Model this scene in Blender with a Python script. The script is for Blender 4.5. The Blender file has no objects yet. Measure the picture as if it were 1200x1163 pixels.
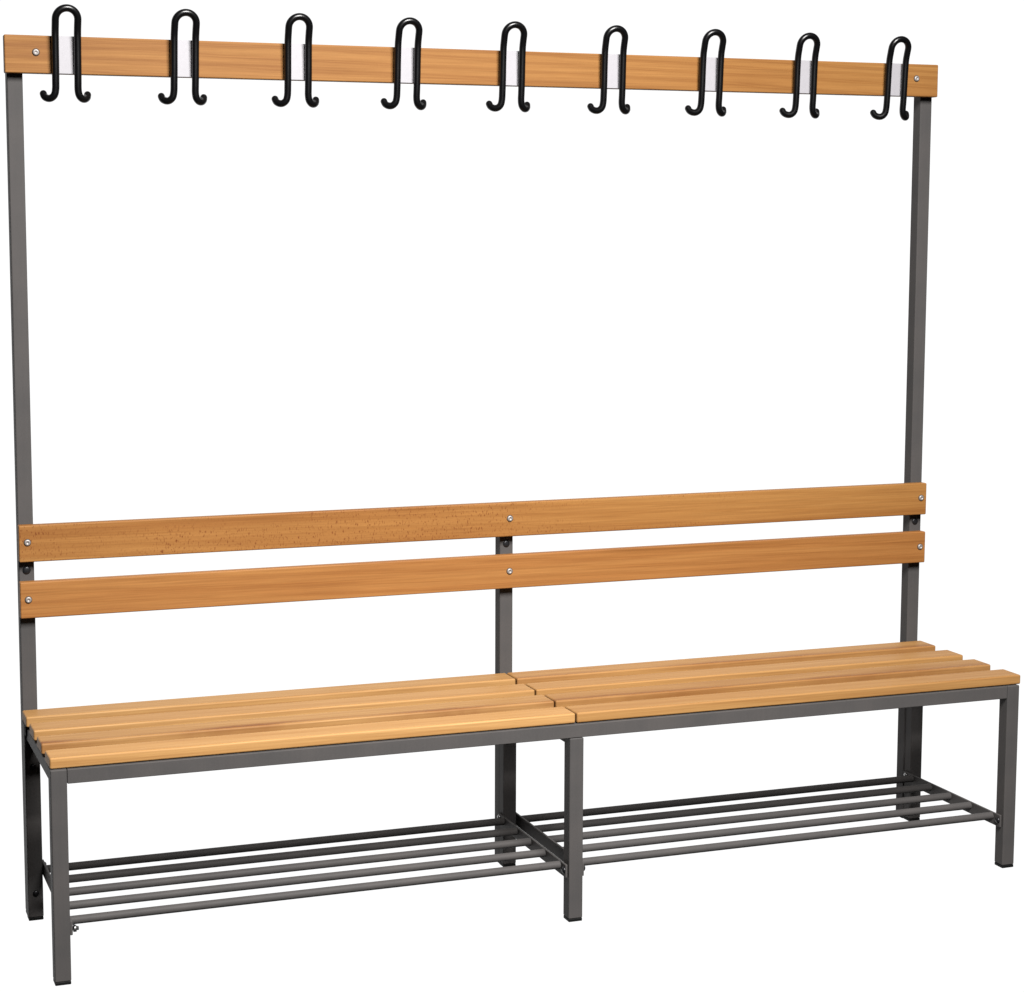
import bpy, bmesh, math, random
from mathutils import Vector, Matrix, Euler
random.seed(4)
S = bpy.context.scene
COL = S.collection

# ------------------------------------------------------------------ materials
def new_mat(name):
    m = bpy.data.materials.new(name); m.use_nodes = True
    nt = m.node_tree
    return m, nt, nt.nodes['Principled BSDF']

def node(nt, typ, **kw):
    n = nt.nodes.new(typ)
    for k, v in kw.items():
        if k in n.inputs: n.inputs[k].default_value = v
        else: setattr(n, k, v)
    return n

def math_node(nt, op, a, b=None, clamp=False):
    n = nt.nodes.new('ShaderNodeMath'); n.operation = op; n.use_clamp = clamp
    for i, v in enumerate((a, b)):
        if v is None: continue
        if isinstance(v, (int, float)): n.inputs[i].default_value = v
        else: nt.links.new(v, n.inputs[i])
    return n.outputs[0]

def mix_col(nt, fac, a, b, mode='MIX'):
    n = nt.nodes.new('ShaderNodeMix'); n.data_type = 'RGBA'; n.blend_type = mode
    for sock, v in ((n.inputs[0], fac), (n.inputs[6], a), (n.inputs[7], b)):
        if isinstance(v, (int, float)): sock.default_value = v
        elif isinstance(v, tuple): sock.default_value = (*v, 1)
        else: nt.links.new(v, sock)
    return n.outputs[2]

def ramp(nt, fac, stops):
    n = nt.nodes.new('ShaderNodeValToRGB')
    el = n.color_ramp.elements
    while len(el) < len(stops): el.new(.5)
    for e, (p, c) in zip(el, stops):
        e.position = p; e.color = (*c, 1) if isinstance(c, tuple) else (c, c, c, 1)
    nt.links.new(fac, n.inputs[0])
    return n.outputs[0]

def noise(nt, vec, scale, detail=4, rough=.55, dist=0.0):
    n = node(nt, 'ShaderNodeTexNoise', Scale=scale, Detail=detail, Roughness=rough, Distortion=dist)
    nt.links.new(vec, n.inputs['Vector'])
    return n.outputs['Fac']

def stretched(nt, vec, seed, scale):
    n = node(nt, 'ShaderNodeMapping')
    n.inputs['Location'].default_value = (seed * 3.17, seed * 1.31, seed * 2.23)
    n.inputs['Scale'].default_value = scale
    nt.links.new(vec, n.inputs['Vector'])
    return n.outputs[0]

def wood(name, seed, pale, mid, dark, fleck=0.0, streak=0.0, cathedral=.35, grain=.7):
    """steamed, lacquered beech: long grain along the object's own X axis"""
    m, nt, b = new_mat(name)
    tc = nt.nodes.new('ShaderNodeTexCoord').outputs['Object']
    broad = noise(nt, stretched(nt, tc, seed, (.7, 18, 18)), 1.0, 4, .6, 1.2)
    fine = noise(nt, stretched(nt, tc, seed + 5, (4.5, 360, 360)), 1.0, 5, .75)
    mids = noise(nt, stretched(nt, tc, seed + 9, (1.6, 150, 150)), 1.0, 6, .7, .8)
    # growth rings cut at a shallow angle: distorted bands
    w = node(nt, 'ShaderNodeTexWave', Scale=1.0, Distortion=9.0, Detail=4.0)
    w.inputs['Detail Scale'].default_value = .55
    w.wave_type = 'BANDS'; w.bands_direction = 'DIAGONAL'
    nt.links.new(stretched(nt, tc, seed + 2, (.9, 20, 33)), w.inputs['Vector'])
    c = ramp(nt, broad, [(.3, pale), (.52, mid), (.72, dark)])
    rings = ramp(nt, w.outputs['Fac'], [(.0, (1.03, 1.03, 1.03)), (.45, (1.0, 1.0, 1.0)), (.80, (.90, .86, .80)), (.93, (.78, .68, .58)), (1.0, (.92, .89, .85))])
    c = mix_col(nt, cathedral, c, rings, 'MULTIPLY')
    f1 = ramp(nt, mids, [(.3, (1.05, 1.05, 1.05)), (.6, (.97, .95, .93)), (.75, (.82, .76, .70))])
    c = mix_col(nt, grain, c, f1, 'MULTIPLY')
    f2 = ramp(nt, fine, [(.36, (1.10, 1.10, 1.10)), (.64, (.74, .67, .60))])
    c = mix_col(nt, .7, c, f2, 'MULTIPLY')
    if fleck > 0:      # beech ray flecks: short dark dashes in drifts
        v = noise(nt, stretched(nt, tc, seed + 12, (420, 300, 150)), 1.0, 2, .5)
        patch = noise(nt, stretched(nt, tc, seed + 15, (2.4, 14, 14)), 1.0, 2, .5)
        fl = ramp(nt, v, [(.58, 0.0), (.70, 1.0)])
        pt = ramp(nt, patch, [(.42, 0.0), (.58, 1.0)])
        sp = nt.nodes.new('ShaderNodeSeparateXYZ'); nt.links.new(tc, sp.inputs[0])
        along = ramp(nt, math_node(nt, 'MULTIPLY_ADD', sp.outputs[0], -.5), [(.0, .12), (.15, .22), (.3, 1.0)])
        k = math_node(nt, 'MULTIPLY', math_node(nt, 'MULTIPLY', fl, pt), math_node(nt, 'MULTIPLY', along, fleck), True)
        c = mix_col(nt, k, c, (dark[0] * .55, dark[1] * .36, dark[2] * .3))
    if streak > 0:     # one wandering reddish heartwood line
        sp = nt.nodes.new('ShaderNodeSeparateXYZ'); nt.links.new(tc, sp.inputs[0])
        wob = noise(nt, stretched(nt, tc, seed + 20, (5.5, 3, 3)), 1.0, 4, .7)
        d = math_node(nt, 'ADD', sp.outputs[1], math_node(nt, 'MULTIPLY', wob, .022))
        d = math_node(nt, 'ABSOLUTE', math_node(nt, 'ADD', d, .0125))
        ln = ramp(nt, math_node(nt, 'MULTIPLY', d, 62), [(.0, 1.0), (.35, .55), (1.0, 0.0)])
        fade = noise(nt, stretched(nt, tc, seed + 23, (3, 1, 1)), 1.0, 1)
        k = math_node(nt, 'MULTIPLY', math_node(nt, 'MULTIPLY', ln, ramp(nt, fade, [(.35, .15), (.55, 1.0)])), streak, True)
        c = mix_col(nt, k, c, (dark[0] * .50, dark[1] * .30, dark[2] * .22))
    nt.links.new(c, b.inputs['Base Color'])
    b.inputs['Roughness'].default_value = .42
    b.inputs['Specular IOR Level'].default_value = .14
    rr = ramp(nt, fine, [(.3, .5), (.7, .62)])
    nt.links.new(rr, b.inputs['Roughness'])
    bp = node(nt, 'ShaderNodeBump', Strength=.12, Distance=.0006)
    nt.links.new(fine, bp.inputs['Height']); nt.links.new(bp.outputs[0], b.inputs['Normal'])
    return m

def coated_steel(name, col, rough=.55, spec=.08):
    m, nt, b = new_mat(name)
    tc = nt.nodes.new('ShaderNodeTexCoord').outputs['Object']
    n1 = noise(nt, tc, 9, 3)
    n2 = noise(nt, tc, 900, 3, .7)
    n3 = noise(nt, stretched(nt, tc, 2, (300, 300, 6)), 1.0, 3, .6)
    c = ramp(nt, n1, [(.3, tuple(x * .9 for x in col)), (.7, (col[0] * 1.10, col[1] * 1.06, col[2] * 1.04))])
    c = mix_col(nt, .5, c, ramp(nt, n2, [(.3, .82), (.7, 1.15)]), 'MULTIPLY')
    c = mix_col(nt, .2, c, ramp(nt, n3, [(.3, .88), (.7, 1.1)]), 'MULTIPLY')
    nt.links.new(c, b.inputs['Base Color'])
    b.inputs['Metallic'].default_value = 0
    b.inputs['Specular IOR Level'].default_value = spec
    nt.links.new(ramp(nt, n2, [(.3, rough - .05), (.7, rough + .08)]), b.inputs['Roughness'])
    bp = node(nt, 'ShaderNodeBump', Strength=.15, Distance=.0002)
    nt.links.new(n2, bp.inputs['Height']); nt.links.new(bp.outputs[0], b.inputs['Normal'])
    return m

def plain(name, col, rough, metal=0.0, spec=.5, var=.08):
    m, nt, b = new_mat(name)
    tc = nt.nodes.new('ShaderNodeTexCoord').outputs['Object']
    n = noise(nt, tc, 120, 3)
    c = ramp(nt, n, [(.3, tuple(x * (1 - var) for x in col)), (.7, tuple(min(1, x * (1 + var)) for x in col))])
    nt.links.new(c, b.inputs['Base Color'])
    b.inputs['Roughness'].default_value = rough; b.inputs['Metallic'].default_value = metal
    b.inputs['Specular IOR Level'].default_value = spec
    return m

STEEL = coated_steel('anthracite_coated_steel', (.0550, .0525, .0520))
BLACK = plain('black_plastic', (.004, .004, .004), .6, 0, .15)
HOOK = plain('black_coated_wire', (.0022, .0022, .0025), .27, 0, .35)
PLATE = plain('white_hook_plate', (.262, .254, .270), .5, 0, .4, .03)
ZINC = plain('zinc_screw', (.24, .22, .21), .5, .5)
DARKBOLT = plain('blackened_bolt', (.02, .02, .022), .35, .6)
GLINT = plain('plain_steel_bolt', (.30, .30, .30), .3, .9)

A = 1.0
SEAT_P, SEAT_M, SEAT_D = (.338, .196, .078), (.308, .169, .062), (.268, .138, .047)
BACK_P, BACK_M, BACK_D = (.252, .124, .037), (.226, .104, .029), (.186, .077, .0195)

# ------------------------------------------------------------------ mesh helpers
BASE = Vector((.985, -.19, 0))
bench = bpy.data.objects.new('cloakroom_bench', None)
COL.objects.link(bench)
bench.location = BASE
bench.empty_display_size = .2
bench['label'] = 'long cloakroom bench with wooden slat seat, grey steel frame and nine black coat hooks'
bench['category'] = 'bench'

def link(name, bm, mat, parent=bench, loc=(0, 0, 0), smooth=True, group=None):
    """loc is in world space; parents are never rotated or scaled"""
    me = bpy.data.meshes.new(name)
    bmesh.ops.recalc_face_normals(bm, faces=bm.faces)
    bm.to_mesh(me); bm.free()
    if smooth:
        for p in me.polygons: p.use_smooth = True
    for mt in (mat if isinstance(mat, (list, tuple)) else [mat]): me.materials.append(mt)
    o = bpy.data.objects.new(name, me)
    COL.objects.link(o)
    o.parent = parent
    off = Vector((0, 0, 0)); p = parent
    while p is not None: off += p.location; p = p.parent
    o.location = Vector(loc) - off
    if group: o['group'] = group
    return o

def box_bm(x0, x1, y0, y1, z0, z1, bev=.002, seg=3):
    bm = bmesh.new()
    cx, cy, cz = (x0 + x1) / 2, (y0 + y1) / 2, (z0 + z1) / 2
    bmesh.ops.create_cube(bm, size=1, matrix=Matrix.Diagonal((x1 - x0, y1 - y0, z1 - z0, 1)))
    if bev > 0:
        bmesh.ops.bevel(bm, geom=bm.edges[:], offset=bev, segments=seg, profile=.5, affect='EDGES')
    return bm, (cx, cy, cz)

def add_wn(o):
    md = o.modifiers.new('wn', 'WEIGHTED_NORMAL'); md.keep_sharp = True; md.weight = 100
    return o

def box(name, mat, x0, x1, y0, y1, z0, z1, bev=.002, seg=3, parent=bench, group=None):
    bm, c = box_bm(x0, x1, y0, y1, z0, z1, bev, seg)
    return add_wn(link(name, bm, mat, parent, c, True, group))

def lathe(profile, n=24, axis='y', sign=-1):
    """profile: (radius, height) pairs, height measured along sign*axis"""
    bm = bmesh.new(); rings = []
    for r, h in profile:
        ring = []
        k = 1 if r < 1e-7 else n
        for i in range(k):
            a = 2 * math.pi * i / n
            u, v = r * math.cos(a), r * math.sin(a)
            if axis == 'y': p = (u, sign * h, v)
            elif axis == 'x': p = (sign * h, u, v)
            else: p = (u, v, sign * h)
            ring.append(bm.verts.new(p))
        rings.append(ring)
    for a, b in zip(rings, rings[1:]):
        if len(a) == 1 and len(b) == 1: continue
        for i in range(n):
            j = (i + 1) % n
            if len(a) == 1: bm.faces.new((a[0], b[i], b[j]))
            elif len(b) == 1: bm.faces.new((a[i], b[0], a[j]))
            else: bm.faces.new((a[i], b[i], b[j], a[j]))
    return bm

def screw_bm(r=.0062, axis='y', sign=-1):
    # pan head with a hex recess, slim rim coloured dark as the gap shadow (material slot 1)
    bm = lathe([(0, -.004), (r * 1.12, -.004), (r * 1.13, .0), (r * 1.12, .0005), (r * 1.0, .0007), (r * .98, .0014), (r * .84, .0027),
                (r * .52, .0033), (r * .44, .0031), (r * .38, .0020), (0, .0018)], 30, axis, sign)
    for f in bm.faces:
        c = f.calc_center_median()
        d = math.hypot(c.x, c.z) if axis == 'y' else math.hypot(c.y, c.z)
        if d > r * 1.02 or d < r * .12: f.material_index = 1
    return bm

def dome_bm(r=.006, h=.004, axis='y', sign=-1):
    pts = [(0, -.003), (r, -.003), (r, .0004)]
    for k in range(1, 7):
        a = k / 7 * math.pi / 2
        pts.append((r * math.cos(a), .0004 + h * math.sin(a)))
    pts.append((0, .0004 + h))
    return lathe(pts, 24, axis, sign)

def tube_path(pts, r, n=16, caps='round'):
    """round bar swept along pts with parallel transport and hemispherical ends"""
    bm = bmesh.new()
    P = [Vector(p) for p in pts]
    T = []
    for i in range(len(P)):
        a = P[max(i - 1, 0)]; b = P[min(i + 1, len(P) - 1)]
        T.append((b - a).normalized())
    ref = Vector((0, 1, 0))
    if abs(T[0].dot(ref)) > .9: ref = Vector((0, 0, 1))
    N = (ref - T[0] * ref.dot(T[0])).normalized()
    frames = []
    for i in range(len(P)):
        if i: N = (N - T[i] * N.dot(T[i])).normalized()
        frames.append((P[i], T[i], N.copy()))
    seq = []
    if caps == 'round':
        p, t, nn = frames[0]
        for k in range(5, 0, -1):
            a = k / 6 * math.pi / 2
            seq.append((p - t * r * math.sin(a), t, nn, r * math.cos(a)))
    seq += [(p, t, nn, r) for p, t, nn in frames]
    if caps == 'round':
        p, t, nn = frames[-1]
        for k in range(1, 6):
            a = k / 6 * math.pi / 2
            seq.append((p + t * r * math.sin(a), t, nn, r * math.cos(a)))
    rings = []
    for p, t, nn, rr in seq:
        bnorm = t.cross(nn)
        rings.append([bm.verts.new(p + (nn * math.cos(2 * math.pi * i / n) + bnorm * math.sin(2 * math.pi * i / n)) * rr) for i in range(n)])
    for a, b in zip(rings, rings[1:]):
        for i in range(n):
            j = (i + 1) % n
            bm.faces.new((a[i], a[j], b[j], b[i]))
    bm.faces.new(rings[0][::-1]); bm.faces.new(rings[-1])
    return bm

def catmull(pts, k=6):
    P = [Vector(p) for p in pts]; out = []
    for i in range(len(P) - 1):
        p0 = P[max(i - 1, 0)]; p1 = P[i]; p2 = P[i + 1]; p3 = P[min(i + 2, len(P) - 1)]
        for j in range(k):
            t = j / k
            out.append(.5 * ((2 * p1) + (p2 - p0) * t + (2 * p0 - 5 * p1 + 4 * p2 - p3) * t * t + (3 * p1 - p0 - 3 * p2 + p3) * t ** 3))
    out.append(P[-1])
    return out

# ------------------------------------------------------------------ dimensions (metres)
W, L0 = .0286, 1.97              # tube size, overall length of the frame
XM = .9695                       # left face of the middle legs
FY = -.378                       # front face of the front legs
LEGX = (0.0, XM, L0 - W)
APT, APB = .3852, .3590
SHZ = .104

# ------------------------------------------------------------------ legs with black plastic feet
def leg(x, y0, y1, top, name='leg', sub='foot_cap'):
    o = box(name, STEEL, x, x + W, y0, y1, .0062, top, .0022)
    box(sub, BLACK, x + .0004, x + W - .0004, y0 + .0004, y1 - .0004, 0, .0061, .0012, 2, o)
    return o

front = [leg(x, FY, FY + W, APT if i != 1 else APB - .0006, 'front_leg') for i, x in enumerate(LEGX)]
rear = [leg(x, -.0268, -.0006, APT - .001, 'rear_leg') for x in LEGX]
uprights = []
for i, x in enumerate(LEGX):
    o = leg(x + (.0008, .0008, -.0018)[i], 0, W, 1.655 if i != 1 else .752, 'upright_post')
    uprights.append(o)
    # dark bolt head between the two backrest planks
    bxx = (.0150, .9842, 1.9528)[i]
    link('bolt', dome_bm(.0072 if i else .0078, .0026), DARKBOLT, o, (bxx, 0, .6745 if i else .6740))

# bolts holding the rear legs to the uprights
for x, o in zip(LEGX, rear):
    for z in (.301, .0535):
        link('bolt', dome_bm(.0060, .0035), DARKBOLT, o, (x + .0148, -.0268, z))

# ------------------------------------------------------------------ seat frame
box('seat_apron', STEEL, W + .0004, L0 - W - .0004, FY + .0004, FY + W, APB, APT - .0004, .0016)
for x0, x1 in ((W + .0004, XM - .0004), (XM + W + .0004, L0 - W - .0004)):
    box('rear_apron', STEEL, x0, x1, -.0262, -.001, APB, APT - .0004, .0016)
for i, x in enumerate(LEGX):
    dx = .0042 if i == 0 else .0006
    r = box('seat_side_rail', STEEL, x + dx, x + W - .0006, FY + W + .0004, -.0272, (.3545, .3445, .3560)[i], .3780, .0016)
    for y in (-.0335, FY + W + .0055):
        box('spacer_block', BLACK, x + .0006, x + W - .006, y - .0045, y + .0045, .3781 if i else .3640, .3856, .0008, 2, r)

# ------------------------------------------------------------------ seat slats
slat_y = (-.0302, -.1358, -.2374, -.3424)
k = 0
for seg, (x0, x1) in enumerate(((0.0, .9828), (.9858, 1.9762))):
    for i, yc in enumerate(slat_y):
        f = 1 if seg == 0 else .93
        jig = random.uniform(.90, 1.06)
        tone = lambda c: tuple(v * f * jig * (1, .97 if seg else 1, .92 if seg else 1)[n] for n, v in enumerate(c))
        m = wood('beech_slat', 11.3 + k * 7.7, tone(SEAT_P), tone(SEAT_M), tone(SEAT_D),
                 streak=1.0 if (seg == 0 and i == 2) else (.7 if seg and i in (0, 2) else 0.0), cathedral=.22 + .25 * random.random(), grain=.42)
        o = box('seat_slat', m, x0, x1, yc - .0306, yc + .0306, .3858, .4054, .0034, 4)
        k += 1

# ------------------------------------------------------------------ backrest planks, hook rail
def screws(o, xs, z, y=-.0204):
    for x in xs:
        link('screw', screw_bm(), (ZINC, DARKBOLT), o, (x, y, z))  # bolt black doubles as the painted shadow ring round each head

up = box('backrest_plank', wood('beech_flecked', 3.1, BACK_P, BACK_M, BACK_D, fleck=.95, cathedral=.4), -.0004, 1.968, -.0204, -.0004, .6922, .7620, .0024)
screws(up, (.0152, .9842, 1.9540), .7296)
lo = box('backrest_plank', wood('beech_plain', 41.7, tuple(v * f for v, f in zip(BACK_P, (1.0, .94, .95))), tuple(v * f for v, f in zip(BACK_M, (1.0, .93, .95))), BACK_D, cathedral=.5),
         -.0004, 1.968, -.0204, -.0004, .5851, .6542, .0024)
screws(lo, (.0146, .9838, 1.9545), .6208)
rail = box('hook_rail', wood('beech_rail', 77.9, tuple(v * .93 for v in BACK_P), tuple(v * .93 for v in BACK_M), tuple(v * .84 for v in BACK_D), cathedral=.75), -.0050, 1.9690, -.0204, -.0004, 1.5985, 1.6672, .0022)
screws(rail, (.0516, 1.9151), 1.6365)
rail.rotation_euler.y = -.0016      # the rail hangs a hair out of level
rail.location.z += .0003

# ------------------------------------------------------------------ coat hooks
H = .0203
side = [(-.0405, -.0098, 1.5625), (-.0388, -.0140, 1.5570), (-.0340, -.0195, 1.5537), (-.0280, -.0238, 1.5543), (-.0226, -.0268, 1.5600),
        (-.0205, -.0283, 1.5700), (-H, -.0300, 1.5850), (-H, -.0318, 1.6100), (-H, -.0332, 1.6400), (-H, -.0355, 1.6700), (-H, -.0395, 1.6860)]
loop = []
for j in range(0, 13):
    a = math.pi - j / 12 * math.pi
    zz = 1.6955 + .0195 * math.sin(a)
    loop.append((H * math.cos(a), -.0425 - .006 * math.sin(a), zz))
ctrl = side + loop + [(-x, y, z) for x, y, z in side[::-1]]
hook_pts = [(p.x, p.y, p.z - 1.63) for p in catmull(ctrl, 4)]
hook0 = link('coat_hook', tube_path(hook_pts, .0068, 18), HOOK, bench, (.1054, 0, 1.6290))
bmp, c = box_bm(-.0185, .0185, -.0228, -.0205, 1.5988, 1.6669, .0005, 2)
plate0 = add_wn(link('hook_plate', bmp, PLATE, hook0, (.1054 + c[0], c[1], c[2] - .0010)))
for o in (hook0,): o['group'] = 'coat hooks along the rail'
for i in range(1, 9):
    h = hook0.copy(); COL.objects.link(h)
    h.parent = bench
    h.rotation_euler = (random.uniform(-.004, .004), random.uniform(-.007, .007), random.uniform(-.02, .02))
    h.location = hook0.location + Vector((i * .21898, 0, i * .00036))
    p = plate0.copy(); COL.objects.link(p); p.parent = h

# ------------------------------------------------------------------ shoe shelf
def end_bar(x0, x1, side):
    o = box('shelf_end_bar', STEEL, x0, x1, FY + .006, -.004, .0862, .1118, .0012, 2)
    xb = x1 if side > 0 else x0
    link('bolt', dome_bm(.0066, .0045, 'x', side), DARKBOLT, o, (xb, -.3650, .1000))
    link('bolt', dome_bm(.0050, .0035, 'x', side), GLINT, o, (xb, -.0150, .1050))
    return o
T = .005
lb = end_bar(W + .0003, W + T, 1)
# on the left leg the threaded end with its nut sticks out
link('nut', lathe([(0, 0), (.0030, 0), (.0030, .0015), (.0062, .0015), (.0062, .0070), (.0036, .0074), (.0036, .0110), (0, .0112)], 6, 'x', 1), GLINT, lb, (W + T, -.3650, .0960))
end_bar(XM - T, XM - .0003, -1)
end_bar(XM + W + .0003, XM + W + T, 1)
end_bar(L0 - W - T, L0 - W - .0003, -1)
rod_y = (-.0410, -.1140, -.1885, -.2640, -.3425)
for x0, x1 in ((W + T - .001, XM - T + .001), (XM + W + T - .001, L0 - W - T + .001)):
    for y in rod_y:
        hl = (x1 - x0) / 2
        bm = tube_path([(-hl, 0, 0), (0, 0, 0), (hl, 0, 0)], .0076, 24, 'flat')
        o = link('shelf_rod', bm, STEEL, bench, ((x0 + x1) / 2, y, SHZ - .0005), group='shoe shelf rods')
        es = o.modifiers.new('es', 'EDGE_SPLIT'); es.split_angle = math.radians(50)

# ------------------------------------------------------------------ studio lamps
def area(name, loc, target, sx, sy, power, col=(1, 1, 1), spread=180):
    l = bpy.data.lights.new(name, 'AREA'); l.shape = 'RECTANGLE'; l.size = sx; l.size_y = sy
    l.energy = power; l.color = col; l.spread = math.radians(spread)
    o = bpy.data.objects.new(name, l); COL.objects.link(o)
    o.location = loc
    o.rotation_euler = (Vector(target) - Vector(loc)).to_track_quat('-Z', 'Y').to_euler()
    return o
area('key_softbox', (.90, -3.0, 3.2), (.80, -.30, .40), 1.5, 1.3, 190, (1, .985, .965), spread=105)
area('fill_softbox', (-.1, -4.5, 1.3), (.2, 0, .6), .9, 1.0, 5, (.97, .98, 1))

# the surroundings: a studio that is pure white all round the far side and dim behind the camera
w = bpy.data.worlds.new('World'); S.world = w; w.use_nodes = True
nt = w.node_tree; bg = nt.nodes['Background']
sp = nt.nodes.new('ShaderNodeSeparateXYZ')
nt.links.new(nt.nodes.new('ShaderNodeTexCoord').outputs['Generated'], sp.inputs[0])
mr = nt.nodes.new('ShaderNodeMapRange'); mr.interpolation_type = 'SMOOTHSTEP'
mr.inputs['From Min'].default_value = .32; mr.inputs['From Max'].default_value = .66
mr.inputs['To Min'].default_value = .012; mr.inputs['To Max'].default_value = 1.06
nt.links.new(sp.outputs[1], mr.inputs['Value'])
bg.inputs[0].default_value = (1, 1, 1, 1)
nt.links.new(mr.outputs[0], bg.inputs[1])

# ------------------------------------------------------------------ camera
cam = bpy.data.cameras.new('camera'); co = bpy.data.objects.new('camera', cam); COL.objects.link(co)
cam.sensor_fit = 'HORIZONTAL'; cam.sensor_width = 36; cam.lens = 2316.6952 / 1200 * 36
cam.shift_x = .04881; cam.shift_y = -.03688
cam.clip_start = .05; cam.clip_end = 100
yaw, pitch, roll = math.radians(-19.63557), math.radians(-6.35249), math.radians(.0354)
fwd = Vector((-math.sin(yaw) * math.cos(pitch), math.cos(yaw) * math.cos(pitch), math.sin(pitch)))
right = Vector((math.cos(yaw), math.sin(yaw), 0)); upv = right.cross(fwd)
r2 = right * math.cos(roll) + upv * math.sin(roll); u2 = upv * math.cos(roll) - right * math.sin(roll)
M = Matrix((r2, u2, -fwd)).transposed().to_4x4(); M.translation = Vector((-.44942, -3.74746, 1.29758))
co.matrix_world = M
S.camera = co

S.render.engine = 'CYCLES'
S.view_settings.view_transform = 'Standard'; S.view_settings.look = 'None'
S.view_settings.exposure = 0; S.view_settings.gamma = 1; S.view_settings.use_curve_mapping = False
